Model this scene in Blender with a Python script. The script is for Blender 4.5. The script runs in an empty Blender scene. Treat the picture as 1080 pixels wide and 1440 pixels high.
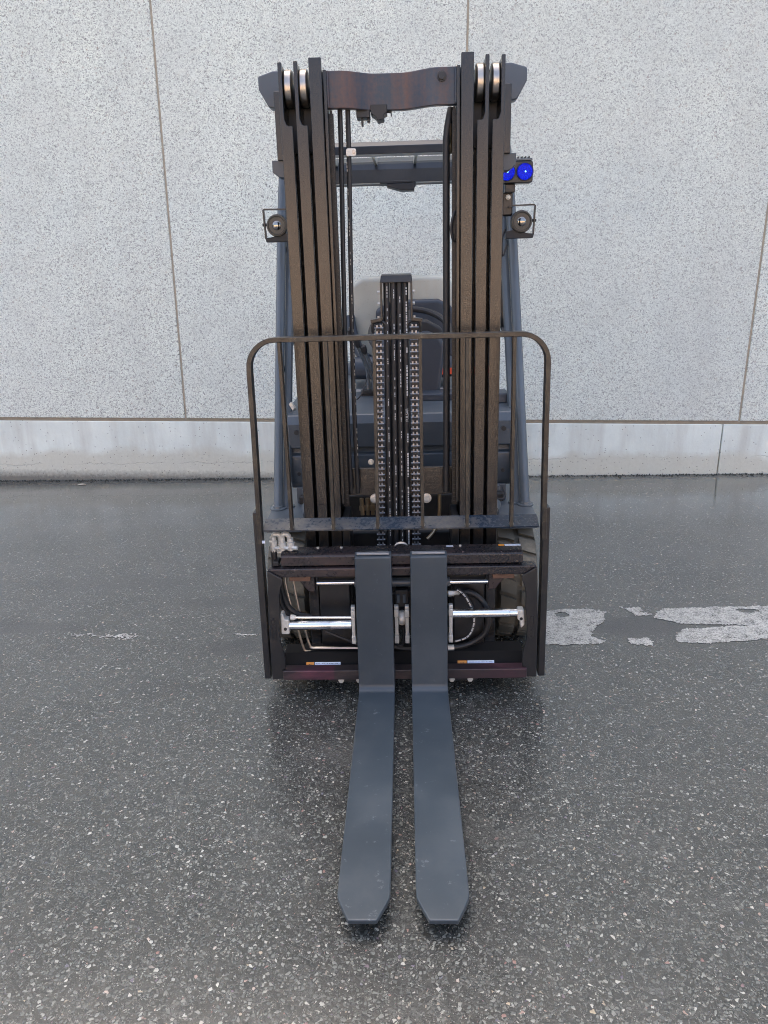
import bpy, bmesh, math, random
from mathutils import Vector, Matrix, noise
R = math.radians
rnd = random.Random(7)
scene = bpy.context.scene
COL = scene.collection

# ------------------------------------------------------------------ camera
PITCH, YAW, ROLL = R(17.43), R(1.555), R(-.392)
cd = bpy.data.cameras.new('camera'); cam = bpy.data.objects.new('camera', cd); COL.objects.link(cam)
fwd = Vector((-math.sin(YAW)*math.cos(PITCH), math.cos(YAW)*math.cos(PITCH), -math.sin(PITCH)))
rt0 = Vector((math.cos(YAW), math.sin(YAW), 0)); up0 = rt0.cross(fwd)
rt = rt0*math.cos(ROLL) + up0*math.sin(ROLL); up = -rt0*math.sin(ROLL) + up0*math.cos(ROLL)
M = Matrix((rt, up, -fwd)).transposed().to_4x4(); M.translation = (0, 0, 1.5)
cam.matrix_world = M
cd.sensor_fit = 'VERTICAL'; cd.sensor_height = 36; cd.lens = 36*1066/1440
cd.clip_start = .05; cd.clip_end = 3000
scene.camera = cam

# ------------------------------------------------------------------ sky, sun, exposure
SUN_EL, SUN_AZ = R(50), R(-14)          # the sun stands behind the concrete wall: the yard in view lies in its shade
w = bpy.data.worlds.new('World'); scene.world = w; w.use_nodes = True
nt = w.node_tree; bgn = nt.nodes['Background']
sky = nt.nodes.new('ShaderNodeTexSky'); sky.sky_type = 'NISHITA'; sky.sun_disc = False
sky.sun_elevation = SUN_EL; sky.sun_rotation = SUN_AZ; sky.air_density = .74; sky.dust_density = 9.0; sky.ozone_density = .2
nt.links.new(sky.outputs[0], bgn.inputs[0]); bgn.inputs[1].default_value = .15
sd = bpy.data.lights.new('sun', 'SUN'); sd.energy = 3.6; sd.angle = R(.5); sd.color = (1, .965, .88)
sun = bpy.data.objects.new('sun', sd); COL.objects.link(sun)
tosun = Vector((math.sin(SUN_AZ)*math.cos(SUN_EL), math.cos(SUN_AZ)*math.cos(SUN_EL), math.sin(SUN_EL)))
sun.rotation_euler = (-tosun).to_track_quat('-Z', 'Y').to_euler(); sun.location = tosun*60
vs = scene.view_settings
vs.view_transform = 'Standard'; vs.look = 'None'; vs.gamma = 1; vs.exposure = 2.5
scene.cycles.use_denoising = True; scene.cycles.denoising_input_passes = 'RGB_ALBEDO_NORMAL'; scene.cycles.denoising_prefilter = 'NONE'; scene.cycles.sample_clamp_indirect = 6
scene.cycles.max_bounces = 5; scene.cycles.diffuse_bounces = 3; scene.cycles.glossy_bounces = 3; scene.cycles.adaptive_threshold = .01; scene.cycles.filter_width = 1.0

# ------------------------------------------------------------------ mesh helpers
OFF = Vector((0, 0, 0))                 # origin of the thing being built
class MB:
    def __init__(s): s.v = []; s.f = []
    def add(s, vs_, fs):
        b = len(s.v); s.v += [Vector(p) for p in vs_]; s.f += [tuple(b+i for i in f) for f in fs]; return s
    def hexa(s, p):
        return s.add(p, [(0,3,2,1),(4,5,6,7),(0,1,5,4),(1,2,6,5),(2,3,7,6),(3,0,4,7)])
    def box(s, x0, x1, y0, y1, z0, z1):
        return s.hexa([(x0,y0,z0),(x1,y0,z0),(x1,y1,z0),(x0,y1,z0),(x0,y0,z1),(x1,y0,z1),(x1,y1,z1),(x0,y1,z1)])
    def bar(s, a, b, w_, d, ref=(0,1,0)):
        a = Vector(a); b = Vector(b); t = (b-a).normalized(); r = Vector(ref); u = t.cross(r).normalized(); n = u.cross(t).normalized()
        u *= w_/2; n *= d/2
        return s.hexa([a-u-n, a+u-n, a+u+n, a-u+n, b-u-n, b+u-n, b+u+n, b-u+n])
    def prism(s, poly, a, b, ax='y'):
        n = len(poly)
        def P(u, v, w_): return {'y': (u,w_,v), 'x': (w_,u,v), 'z': (u,v,w_)}[ax]
        vs_ = [P(u,v,a) for u,v in poly] + [P(u,v,b) for u,v in poly]
        return s.add(vs_, [tuple(range(n)), tuple(range(2*n-1, n-1, -1))] + [(i, (i+1)%n, n+(i+1)%n, n+i) for i in range(n)])
    def cyl(s, a, b, r, r2=None, n=16):
        r2 = r if r2 is None else r2
        return s.rings([a, b], [r, r2], n)
    def rings(s, pts, rad, n=12, cap=True):
        pts = [Vector(p) for p in pts]; m = len(pts); prev = None; base = len(s.v)
        for i, p in enumerate(pts):
            t = (pts[min(i+1,m-1)] - pts[max(i-1,0)])
            if t.length < 1e-9: t = prev_t
            t.normalize(); prev_t = t
            if prev is None:
                r_ = Vector((0,0,1)) if abs(t.z) < .9 else Vector((1,0,0)); u = t.cross(r_).normalized()
            else:
                u = (prev - t*prev.dot(t)).normalized()
            prev = u; v_ = t.cross(u)
            rr = rad[i] if isinstance(rad, (list,tuple)) else rad
            for k in range(n):
                a = 2*math.pi*k/n; s.v.append(p + (u*math.cos(a) + v_*math.sin(a))*rr)
        for i in range(m-1):
            for k in range(n):
                s.f.append((base+i*n+k, base+i*n+(k+1)%n, base+(i+1)*n+(k+1)%n, base+(i+1)*n+k))
        if cap:
            s.f.append(tuple(base+k for k in range(n-1,-1,-1))); s.f.append(tuple(base+(m-1)*n+k for k in range(n)))
        return s
    def tube(s, pts, r, n=10, sub=6): return s.rings(smooth(pts, sub), r, n)
    def lathe(s, prof, c, ax, n=28):    # prof: (along axis, radius)
        ax = Vector(ax).normalized(); c = Vector(c); u = ax.orthogonal().normalized(); v_ = ax.cross(u); b = len(s.v); m = len(prof)
        for a, r in prof:
            for k in range(n):
                th = 2*math.pi*k/n; s.v.append(c + ax*a + (u*math.cos(th) + v_*math.sin(th))*max(r, 1e-4))
        for i in range(m-1):
            for k in range(n): s.f.append((b+i*n+k, b+i*n+(k+1)%n, b+(i+1)*n+(k+1)%n, b+(i+1)*n+k))
        s.f.append(tuple(b+k for k in range(n-1,-1,-1))); s.f.append(tuple(b+(m-1)*n+k for k in range(n)))
        return s
    def sweep(s, pts, w_, d):           # rectangular bar along a path in the XZ plane
        pts = [Vector(p) for p in pts]; m = len(pts); b = len(s.v)
        for i, p in enumerate(pts):
            t = (pts[min(i+1,m-1)] - pts[max(i-1,0)]).normalized(); nrm = Vector((-t.z, 0, t.x))
            for a, c in ((-1,-1),(1,-1),(1,1),(-1,1)): s.v.append(p + nrm*(a*w_/2) + Vector((0, c*d/2, 0)))
        for i in range(m-1):
            for k in range(4): s.f.append((b+4*i+k, b+4*i+(k+1)%4, b+4*i+4+(k+1)%4, b+4*i+4+k))
        s.f += [(b+3,b+2,b+1,b), tuple(b+4*(m-1)+k for k in range(4))]
        return s
    def mesh(s, name, mat, ang=35):
        me = bpy.data.meshes.new(name); bm = bmesh.new()
        vv = [bm.verts.new(p - OFF) for p in s.v]
        for f in s.f:
            try: bm.faces.new([vv[i] for i in f])
            except ValueError: pass
        bmesh.ops.recalc_face_normals(bm, faces=bm.faces)
        for f in bm.faces: f.smooth = True
        bm.to_mesh(me); bm.free()
        me.set_sharp_from_angle(angle=R(ang))
        me.materials.append(mat)
        return me
    def build(s, name, mat, parent=None, bev=0, ang=35, seg=2):
        o = bpy.data.objects.new(name, s.mesh(name, mat, ang)); COL.objects.link(o); o.parent = parent
        if bev:
            md = o.modifiers.new('bevel', 'BEVEL'); md.width = bev; md.segments = seg; md.limit_method = 'ANGLE'; md.angle_limit = R(40)
            md.harden_normals = True
        return o
def smooth(pts, sub=6):
    P = [Vector(p) for p in pts]
    if len(P) < 3: return P
    out = []
    for i in range(len(P)-1):
        p0 = P[max(i-1,0)]; p1 = P[i]; p2 = P[i+1]; p3 = P[min(i+2,len(P)-1)]
        for k in range(sub):
            t = k/sub
            out.append(.5*((2*p1) + (p2-p0)*t + (2*p0-5*p1+4*p2-p3)*t*t + (3*p1-p0-3*p2+p3)*t*t*t))
    out.append(P[-1]); return out
def place(me, name, loc, parent, rot=(0,0,0), bev=0):
    o = bpy.data.objects.new(name, me); COL.objects.link(o); o.parent = parent; o.location = Vector(loc) - (OFF if parent else Vector()); o.rotation_euler = rot
    if bev:
        md = o.modifiers.new('bevel', 'BEVEL'); md.width = bev; md.segments = 2; md.limit_method = 'ANGLE'; md.angle_limit = R(40)
    return o
def local_mesh(mb, name, mat, ang=35):  # mesh around its own origin, for pieces placed in a loop
    global OFF
    keep = OFF; OFF = Vector(); me = mb.mesh(name, mat, ang); OFF = keep; return me
def tag(o, label=None, cat=None, kind=None, group=None):
    for k, v_ in (('label',label),('category',cat),('kind',kind),('group',group)):
        if v_: o[k] = v_
    return o

# ------------------------------------------------------------------ material helpers
class NT:
    def __init__(s, name):
        s.m = bpy.data.materials.new(name); s.m.use_nodes = True; s.t = s.m.node_tree; s.b = s.t.nodes['Principled BSDF']
        s.tc = s.t.nodes.new('ShaderNodeTexCoord').outputs['Object']
    def n(s, typ, **kw):
        x = s.t.nodes.new(typ)
        for k, v_ in kw.items():
            if k.startswith('i_'): x.inputs[k[2:].replace('_',' ')].default_value = v_
            else: setattr(x, k, v_)
        return x
    def l(s, a, b): s.t.links.new(a, b)
    def noise(s, scale, detail=3, rough=.55, vec=None, dist=0):
        x = s.n('ShaderNodeTexNoise'); x.inputs['Scale'].default_value = scale; x.inputs['Detail'].default_value = detail
        x.inputs['Roughness'].default_value = rough; x.inputs['Distortion'].default_value = dist
        s.l(vec or s.tc, x.inputs['Vector']); return x.outputs['Fac']
    def vor(s, scale, feature='F1', dim='3D', vec=None):
        x = s.n('ShaderNodeTexVoronoi', feature=feature, voronoi_dimensions=dim); x.inputs['Scale'].default_value = scale
        s.l(vec or s.tc, x.inputs['Vector']); return x
    def ramp(s, fac, stops, interp='LINEAR'):
        x = s.n('ShaderNodeValToRGB'); cr = x.color_ramp; cr.interpolation = interp
        while len(cr.elements) < len(stops): cr.elements.new(.5)
        for e, (p, c) in zip(cr.elements, stops):
            e.position = p; e.color = (*c, 1) if isinstance(c, (tuple,list)) else (c,c,c,1)
        s.l(fac, x.inputs[0]); return x.outputs[0]
    def mix(s, fac, a, b, mode='MIX'):
        x = s.n('ShaderNodeMix', data_type='RGBA', blend_type=mode)
        for i_, v_ in ((0,fac),(6,a),(7,b)):
            sock = x.inputs[i_]
            if hasattr(v_, 'links'): s.l(v_, sock)
            elif isinstance(v_, (tuple,list)): sock.default_value = (*v_, 1)
            else: sock.default_value = v_ if i_ == 0 else (v_,v_,v_,1)
        return x.outputs[2]
    def math(s, op, a, b=0., c=None, clamp=False):
        x = s.n('ShaderNodeMath', operation=op, use_clamp=clamp)
        for i, v_ in enumerate((a,b,c)):
            if v_ is None: continue
            if hasattr(v_, 'links'): s.l(v_, x.inputs[i])
            else: x.inputs[i].default_value = v_
        return x.outputs[0]
    def bump(s, h, dist=.001, strength=1.):
        x = s.n('ShaderNodeBump'); x.inputs['Distance'].default_value = dist
        if hasattr(strength, 'links'): s.l(strength, x.inputs['Strength'])
        else: x.inputs['Strength'].default_value = strength
        s.l(h, x.inputs['Height']); s.l(x.outputs[0], s.b.inputs['Normal'])
    def set(s, **kw):
        for k, v_ in kw.items():
            sock = s.b.inputs[k.replace('_',' ')]
            if hasattr(v_, 'links'): s.l(v_, sock)
            elif isinstance(v_, (tuple,list)): sock.default_value = (*v_, 1)
            else: sock.default_value = v_
        return s
    def sep(s, vec=None):
        x = s.n('ShaderNodeSeparateXYZ'); s.l(vec or s.tc, x.inputs[0]); return x.outputs
    def stretch(s, sc):
        x = s.n('ShaderNodeMapping'); x.inputs['Scale'].default_value = sc; s.l(s.tc, x.inputs['Vector']); return x.outputs[0]

def paint(name, base, rough=.4, dirt=(.12,.10,.075), amount=.35, dscale=9, metal=0., bumpd=.0006, wear=None, low=None, spec=.5, streak=(1,1,1), track=None, rvar=.18):
    m = NT(name); v1 = m.stretch(streak)
    n1 = m.noise(dscale, 6, .65, v1); n2 = m.noise(90, 4, .6); n3 = m.noise(2.5, 3)
    f = m.math('MULTIPLY_ADD', n1, .75, m.math('MULTIPLY', n2, .25))
    f = m.ramp(f, [(.47, 0), (.72, 1)]); f = m.math('MULTIPLY', f, amount)
    if low:                                        # road dirt thrown up on the lower part: grows below height low
        z = m.sep()[2]; g = m.math('MULTIPLY_ADD', z, -1/low[1], low[0]/low[1], clamp=True)
        g = m.math('MULTIPLY', g, m.ramp(n1, [(.3, .2), (.7, 1)])); f = m.math('MAXIMUM', f, m.math('MULTIPLY', g, low[2]))
    shade = m.mix(m.ramp(n3, [(.3,0),(.7,1)]), tuple(c*.8 for c in base), tuple(c*1.25 for c in base))
    col = m.mix(f, shade, dirt)
    if wear:
        wv = m.noise(28, 8, .75); wf = m.ramp(wv, [(.62, 0), (.68, 1)]); col = m.mix(m.math('MULTIPLY', wf, wear[1]), col, wear[0])
    if track:
        sc1 = m.noise(7, 5, .7, m.stretch((26,8,.35))); sc2 = m.noise(4, 4, .6); tf = m.math('MULTIPLY', m.ramp(sc1, [(.60, 0), (.70, 1)]), m.ramp(sc2, [(.42, 0), (.62, 1)]))
        col = m.mix(m.math('MULTIPLY', tf, track[1]), col, track[0])
    m.set(Base_Color=col, Metallic=metal, Specular_IOR_Level=spec,
          Roughness=m.math('ADD', m.math('MULTIPLY_ADD', n2, rvar, rough-rvar/2), m.math('MULTIPLY', f, .35), clamp=True))
    if bumpd: m.bump(m.math('MULTIPLY_ADD', n2, .6, n1), bumpd, .10)
    return m.m
def simple(name, base, rough=.5, metal=0., var=.25, scale=40, bumpd=.0003, emit=None):
    m = NT(name); n1 = m.noise(scale, 4)
    m.set(Base_Color=m.mix(n1, tuple(c*(1-var) for c in base), tuple(c*(1+var) for c in base)), Metallic=metal, Roughness=m.math('MULTIPLY_ADD', n1, .25, rough-.12, clamp=True))
    m.bump(n1, bumpd, .5)
    if emit: m.set(Emission_Color=emit[0], Emission_Strength=emit[1])
    return m.m

# ------------------------------------------------------------------ materials of the setting
def asphalt_material(name, paint_layer=False):
    m = NT(name); xyz = m.sep()
    warp = m.n('ShaderNodeVectorMath', operation='MULTIPLY_ADD')
    wn = m.n('ShaderNodeTexNoise'); wn.inputs['Scale'].default_value = 90; m.l(m.tc, wn.inputs['Vector'])
    m.l(wn.outputs['Color'], warp.inputs[0]); warp.inputs[1].default_value = (.006,.006,0); m.l(m.tc, warp.inputs[2]); wv = warp.outputs[0]
    def rv(v_):
        q = m.n('ShaderNodeSeparateColor'); m.l(v_.outputs['Color'], q.inputs[0]); return q.outputs
    # stones: Voronoi cells drawn in from their edges, chosen and sized at random per cell
    def stones(scale, thr, gap):
        c = rv(m.vor(scale, 'F1', '2D', wv)); e = m.vor(scale, 'DISTANCE_TO_EDGE', '2D', wv).outputs['Distance']
        inset = m.math('MULTIPLY_ADD', c[1], gap, .05)
        inside = m.ramp(m.math('SUBTRACT', e, inset), [(0, 0), (.07, 1)])
        dome = m.math('MINIMUM', m.math('MULTIPLY', e, 2.2), .8)
        on = m.math('GREATER_THAN', c[0], thr)
        return m.math('MULTIPLY', inside, on), c, m.math('MULTIPLY', m.math('MULTIPLY', inside, dome), on)
    sb, rb, hb = stones(108, .20, .20); ss, rs, hs_ = stones(225, .15, .16)
    n_lo = m.noise(.55, 4, .6); n_mid = m.noise(3.2, 5, .6); n_hi = m.noise(420, 2)
    tone = [(0,(.018,.0192,.0168)),(.30,(.042,.045,.040)),(.58,(.072,.078,.070)),(.82,(.122,.130,.115)),(.93,(.22,.226,.195)),(.978,(.45,.45,.39)),(.982,(.30,.15,.10)),(.990,(.04,.06,.11)),(1,(.36,.30,.20))]
    cb = m.ramp(rb[2], tone); cs = m.ramp(rs[2], tone)
    binder = m.mix(n_mid, (.009,.0096,.0082), (.017,.018,.0155))
    col = m.mix(m.math('MULTIPLY', ss, .8), binder, cs); col = m.mix(sb, col, cb)
    dust = m.ramp(m.math('MULTIPLY_ADD', n_lo, .6, m.math('MULTIPLY', n_mid, .4)), [(.40, 0), (.66, .32)])
    col = m.mix(dust, col, (.034,.0355,.0305))
    st = m.noise(1.1, 4, .6, m.stretch((.35, 1.7, 1)), 1.0)
    col = m.mix(m.ramp(st, [(.63, 0), (.72, .4)]), col, (.018,.0195,.021))
    # oil and tyre stains where the photograph shows them: (x, y, half length, half width, strength)
    tot = None; sw_ = m.math('MULTIPLY', m.math('SUBTRACT', n_mid, .5), 1.1)
    for cx, cy, rx, ry, k in ((1.02,3.04,.20,.11,.75),(-1.75,3.11,.28,.065,.55),(-.70,2.90,.20,.085,.6),(-.85,3.36,.26,.06,.5),(1.45,3.05,.22,.016,.5),(-1.5,3.62,.5,.08,.4),(-.95,2.55,.18,.05,.3)):
        dx = m.math('MULTIPLY_ADD', xyz[0], 1/rx, -cx/rx); dy = m.math('MULTIPLY_ADD', m.math('MULTIPLY_ADD', xyz[0], -.25 if cx < -.6 and cx > -.8 else 0., xyz[1]), 1/ry, -(cy-(.25*cx if cx < -.6 and cx > -.8 else 0))/ry)
        q = m.math('SQRT', m.math('ADD', m.math('MULTIPLY', dx, dx), m.math('MULTIPLY', dy, dy)))
        e = m.math('MULTIPLY', m.ramp(m.math('ADD', m.math('MULTIPLY', q, .5), m.math('MULTIPLY', sw_, .5)), [(.36, 1), (.54, 0)]), k)
        tot = e if tot is None else m.math('MAXIMUM', tot, e)
    col = m.mix(tot, col, (.014,.0145,.018))
    # distance to the wall foot; a strip of dark silt and moss lies there, then standing water
    d = m.math('SUBTRACT', m.math('MULTIPLY_ADD', xyz[0], -.0374, 5.684), xyz[1]); dn = m.math('ADD', d, m.math('MULTIPLY', m.math('SUBTRACT', n_mid, .5), .25))
    silt = m.ramp(m.math('ADD', d, m.math('MULTIPLY', m.math('SUBTRACT', m.noise(14, 6, .7), .5), .22)), [(.05, 1), (.16, 0)])
    col = m.mix(m.math('MULTIPLY', silt, .8), col, m.mix(n_hi, (.012,.014,.012), (.05,.052,.045)))
    pn_ = m.math('ADD', dn, m.math('MULTIPLY', m.math('SUBTRACT', n_lo, .5), 1.1))
    pud = m.math('MULTIPLY', m.ramp(m.math('SUBTRACT', pn_, .0), [(.22, 0), (.34, 1)]), m.ramp(pn_, [(.62, 1), (1.0, 0)]))
    damp = m.math('MULTIPLY_ADD', xyz[1], .30, -.55, clamp=True)
    height = m.math('ADD', m.math('MULTIPLY', hb, 1.0), m.math('ADD', m.math('MULTIPLY', hs_, .55), m.math('MULTIPLY', n_hi, .30)))
    rough = m.math('MULTIPLY_ADD', damp, -.05, .16); rough = m.math('MULTIPLY_ADD', silt, .4, rough)
    rough = m.math('ADD', rough, m.math('MULTIPLY', m.math('SUBTRACT', n_mid, .5), .16)); rough = m.math('MULTIPLY', rough, m.math('MULTIPLY_ADD', pud, -.75, 1.0), clamp=True)
    strength = m.math('MULTIPLY', m.math('MULTIPLY_ADD', damp, -.25, .58), m.math('MULTIPLY_ADD', pud, -.93, 1.0))
    if paint_layer:
        pn = m.noise(22, 7, .7); pf = m.noise(130, 4, .65)
        keep = m.ramp(m.math('MULTIPLY_ADD', pf, .5, m.math('MULTIPLY', pn, .5)), [(.37, 0), (.53, 1)])
        keep = m.math('MULTIPLY', keep, m.math('SUBTRACT', 1.0, m.math('MULTIPLY', m.math('GREATER_THAN', rs[0], .65), .38)))
        pc = m.mix(pf, (.34,.335,.295), (.66,.65,.59))
        col = m.mix(keep, col, pc); rough = m.math('MULTIPLY_ADD', keep, .22, rough)
    m.set(Base_Color=col, Roughness=m.math('ADD', rough, .10), Specular_IOR_Level=.5)
    m.bump(height, .0024, strength)
    # the film of water over it: smoother than the stones below
    film = m.noise(105, 4, .65); bp = m.n('ShaderNodeBump'); bp.inputs['Distance'].default_value = .0016
    m.l(m.math('MULTIPLY', strength, .42), bp.inputs['Strength']); m.l(m.math('MULTIPLY_ADD', m.math('ADD', m.math('MULTIPLY', ss, .5), n_hi), .30, film), bp.inputs['Height']); m.l(bp.outputs[0], m.b.inputs['Coat Normal'])
    m.set(Coat_Weight=m.ramp(n_mid, [(.25, .75), (.6, 1)]) if not paint_layer else .35, Coat_IOR=1.72, Coat_Roughness=m.math('MULTIPLY', rough, .75))
    return m.m
def concrete_panel_material():
    m = NT('exposed_aggregate_concrete'); oi = m.n('ShaderNodeObjectInfo')
    sh = m.n('ShaderNodeVectorMath', operation='MULTIPLY_ADD'); cmb = m.n('ShaderNodeCombineXYZ')
    for i in range(3): m.l(oi.outputs['Random'], cmb.inputs[i])
    m.l(cmb.outputs[0], sh.inputs[0]); sh.inputs[1].default_value = (37,17,23); m.l(m.tc, sh.inputs[2]); vec = sh.outputs[0]
    grain = m.noise(140, 5, .8, vec); v1 = m.vor(140, 'F1', '3D', vec); v2 = m.vor(40, 'F1', '3D', vec); big = m.noise(.7, 3, .5, vec)
    q1 = m.n('ShaderNodeSeparateColor'); m.l(v1.outputs['Color'], q1.inputs[0]); q2 = m.n('ShaderNodeSeparateColor'); m.l(v2.outputs['Color'], q2.inputs[0])
    base = m.ramp(grain, [(.34,(.12,.124,.106)), (.43,(.42,.438,.382)), (.50,(.74,.775,.68)), (.60,(.93,.97,.865))])
    cell = m.ramp(q1.outputs[0], [(0,(.07,.072,.062)), (.14,(.25,.261,.228)), (.26,(.625,.652,.573)), (.75,(.84,.877,.775)), (1,(.925,.965,.855))])
    col = m.mix(.55, base, cell)
    dark = m.math('MULTIPLY', m.math('GREATER_THAN', q2.outputs[0], .93), m.ramp(v2.outputs['Distance'], [(.16, 1), (.30, 0)]))
    col = m.mix(m.math('MULTIPLY', dark, .75), col, (.10,.10,.10))
    tan = m.math('MULTIPLY', m.math('LESS_THAN', q2.outputs[1], .05), m.ramp(v2.outputs['Distance'], [(.2, 1), (.35, 0)]))
    col = m.mix(m.math('MULTIPLY', tan, .5), col, (.42,.33,.24))
    st = m.noise(1.6, 5, .6, m.stretch((1.4,1.4,.16)))
    col = m.mix(m.ramp(st, [(.45, 0), (.75, .22)]), col, (.46,.465,.43))
    col = m.mix(m.math('MULTIPLY', m.ramp(big, [(.35,0),(.7,1)]), .30), col, (.57,.60,.56)); col = m.mix(m.math('MULTIPLY', oi.outputs['Random'], .16), col, (.50,.52,.47)); col = m.mix(m.ramp(m.noise(5.5, 4, .6, vec), [(.42,0),(.75,.22)]), col, (.47,.485,.44))
    m.set(Base_Color=col, Roughness=.85, Specular_IOR_Level=.25)
    m.bump(m.math('MULTIPLY_ADD', q1.outputs[0], .5, grain), .004, .55)
    return m.m
def plinth_material():
    m = NT('plinth_concrete'); xyz = m.sep()
    n1 = m.noise(3, 6, .6); n2 = m.noise(45, 5, .65); drip = m.noise(9, 5, .6, m.stretch((1,1,.14)))
    col = m.mix(m.ramp(n1, [(.3,0),(.7,1)]), (.66,.705,.635), (.81,.862,.775))
    col = m.mix(m.ramp(drip, [(.44,0),(.70,.50)]), col, (.50,.49,.42))
    edge = m.math('ADD', xyz[2], m.math('MULTIPLY', m.math('SUBTRACT', n1, .5), .22))
    lower = m.ramp(edge, [(.15,1),(.215,0)])                       # splash and lime staining up from the foot
    col = m.mix(m.math('MULTIPLY', lower, .85), col, m.mix(n2, (.50,.49,.395), (.66,.66,.55)))
    col = m.mix(m.ramp(m.math('ADD', xyz[2], m.math('MULTIPLY', n2, .06)), [(.0,.9),(.07,0)]), col, (.13,.125,.105))
    pv = m.vor(52); q = m.n('ShaderNodeSeparateColor'); m.l(pv.outputs['Color'], q.inputs[0])
    pit = m.math('MULTIPLY', m.math('GREATER_THAN', m.math('ADD', q.outputs[0], m.math('MULTIPLY', lower, .22)), .86), m.ramp(pv.outputs['Distance'], [(.12,1),(.26,0)]))
    col = m.mix(m.math('MULTIPLY', pit, .75), col, (.12,.115,.10))
    cn = m.noise(7, 7, .65, m.stretch((1,1,0))); cz = m.math('ABSOLUTE', m.math('SUBTRACT', m.math('SUBTRACT', xyz[2], m.math('MULTIPLY_ADD', xyz[0], .0196, .13)), m.math('MULTIPLY', m.math('SUBTRACT', cn, .5), .10)))
    crack = m.math('MULTIPLY', m.ramp(cz, [(.0012,1),(.004,0)]), m.ramp(n1, [(.42,0),(.52,1)]))
    col = m.mix(m.math('MULTIPLY', crack, .45), col, (.2,.19,.17))
    col = m.mix(m.math('MULTIPLY', n2, .12), col, (.42,.41,.38))
    m.set(Base_Color=col, Roughness=.8, Specular_IOR_Level=.3); m.bump(m.math('SUBTRACT', n2, m.math('ADD', pit, crack)), .003, .5)
    return m.m

ASPH = asphalt_material('wet_asphalt'); ASPH_PAINT = asphalt_material('worn_road_paint', True)
PANEL = concrete_panel_material(); PLINTH = plinth_material()
SEAL = simple('sealant', (.36,.315,.235), .7, var=.35, scale=30, bumpd=.001)

# ------------------------------------------------------------------ ground (falls gently to the left)
TILT = R(1.12)
GROT = (0, -TILT, 0)
def ground_sheet(name, mat):
    me = bpy.data.meshes.new(name); bm = bmesh.new()
    xs = [-900,-60,-12,-4,-2,0,2,4,12,60,900]; ys = [-900,-60,-12,-3,0,2,4,6,12,60,900]
    g = [[bm.verts.new((x,y,0)) for x in xs] for y in ys]
    for j in range(len(ys)-1):
        for i in range(len(xs)-1): bm.faces.new((g[j][i],g[j][i+1],g[j+1][i+1],g[j+1][i]))
    bm.to_mesh(me); bm.free(); me.materials.append(mat)
    o = bpy.data.objects.new(name, me); COL.objects.link(o); return o
# level far away, tilted near: one sheet whose height follows the fall of the yard, eased out with distance
gr = ground_sheet('ground', ASPH)
gr.rotation_euler = GROT
tag(gr, 'wet grey asphalt yard with light stone chippings showing', None, 'structure')

def inside(p, poly):
    c = False; n = len(poly)
    for i in range(n):
        (x1,y1),(x2,y2) = poly[i], poly[(i+1)%n]
        if (y1 > p[1]) != (y2 > p[1]) and p[0] < (x2-x1)*(p[1]-y1)/(y2-y1)+x1: c = not c
    return c
def patch(name, poly, mat, jag=.02, h=.0015, cell=.005, holes=()):
    """worn patch on the asphalt: small cells kept where a noise-frayed outline says so"""
    x0, x1 = min(p[0] for p in poly)-jag, max(p[0] for p in poly)+jag; y0, y1 = min(p[1] for p in poly)-jag, max(p[1] for p in poly)+jag
    me = bpy.data.meshes.new(name); bm = bmesh.new(); vs_ = {}
    def V(i, j):
        if (i,j) not in vs_: vs_[i,j] = bm.verts.new((x0+i*cell, y0+j*cell, h))
        return vs_[i,j]
    for i in range(int((x1-x0)/cell)):
        for j in range(int((y1-y0)/cell)):
            p = Vector((x0+(i+.5)*cell, y0+(j+.5)*cell, 0))
            q = (p.x + noise.noise(p*17)*jag + noise.noise(p*75)*jag*.7, p.y + noise.noise(p*17+Vector((9,4,2)))*jag + noise.noise(p*75+Vector((3,8,5)))*jag*.7)
            if inside(q, poly) and not any(inside(q, hq) for hq in holes): bm.faces.new((V(i,j),V(i+1,j),V(i+1,j+1),V(i,j+1)))
    bm.to_mesh(me); bm.free(); me.materials.append(mat)
    o = bpy.data.objects.new(name, me); COL.objects.link(o); o.rotation_euler = GROT
    tag(o, None, None, 'structure'); return o
def ell(cx, cy, rx, ry, n=14): return [(cx+rx*math.cos(2*math.pi*k/n), cy+ry*math.sin(2*math.pi*k/n)) for k in range(n)]
patch('painted_line', [(.565,3.22),(.65,3.22),(.86,3.235),(.925,3.19),(.90,3.12),(.86,3.06),(.82,3.00),(.80,2.95),(.86,2.91),(.82,2.885),(.60,2.88),(.565,2.885)], ASPH_PAINT, .012, holes=[ell(.72,3.17,.035,.022)])
patch('painted_line', [(1.005,3.25),(1.08,3.235),(1.12,3.16),(1.05,3.145),(1.03,3.19)], ASPH_PAINT)
patch('painted_line', [(.945,2.925),(1.03,2.93),(1.055,2.90),(1.02,2.865),(.95,2.875)], ASPH_PAINT)
patch('painted_line', [(1.19,3.22),(1.45,3.235),(1.9,3.23),(2.6,3.24),(2.6,2.90),(1.9,2.90),(1.55,2.915),(1.4,2.89),(1.25,2.88),(1.14,2.89),(1.16,2.95),(1.20,3.01),(1.50,3.045),(1.22,3.065),(1.12,3.13)], ASPH_PAINT, .012, holes=[ell(1.56,3.19,.055,.022)])
patch('painted_line', [(-1.47,3.032),(-1.36,3.022),(-1.20,3.014),(-1.17,2.995),(-1.27,2.998),(-1.38,3.01),(-1.46,3.02)], ASPH_PAINT, .03)
patch('painted_line', [(-.76,3.02),(-.70,3.025),(-.62,3.01),(-.67,3.005),(-.75,3.01)], ASPH_PAINT, .025)
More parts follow.
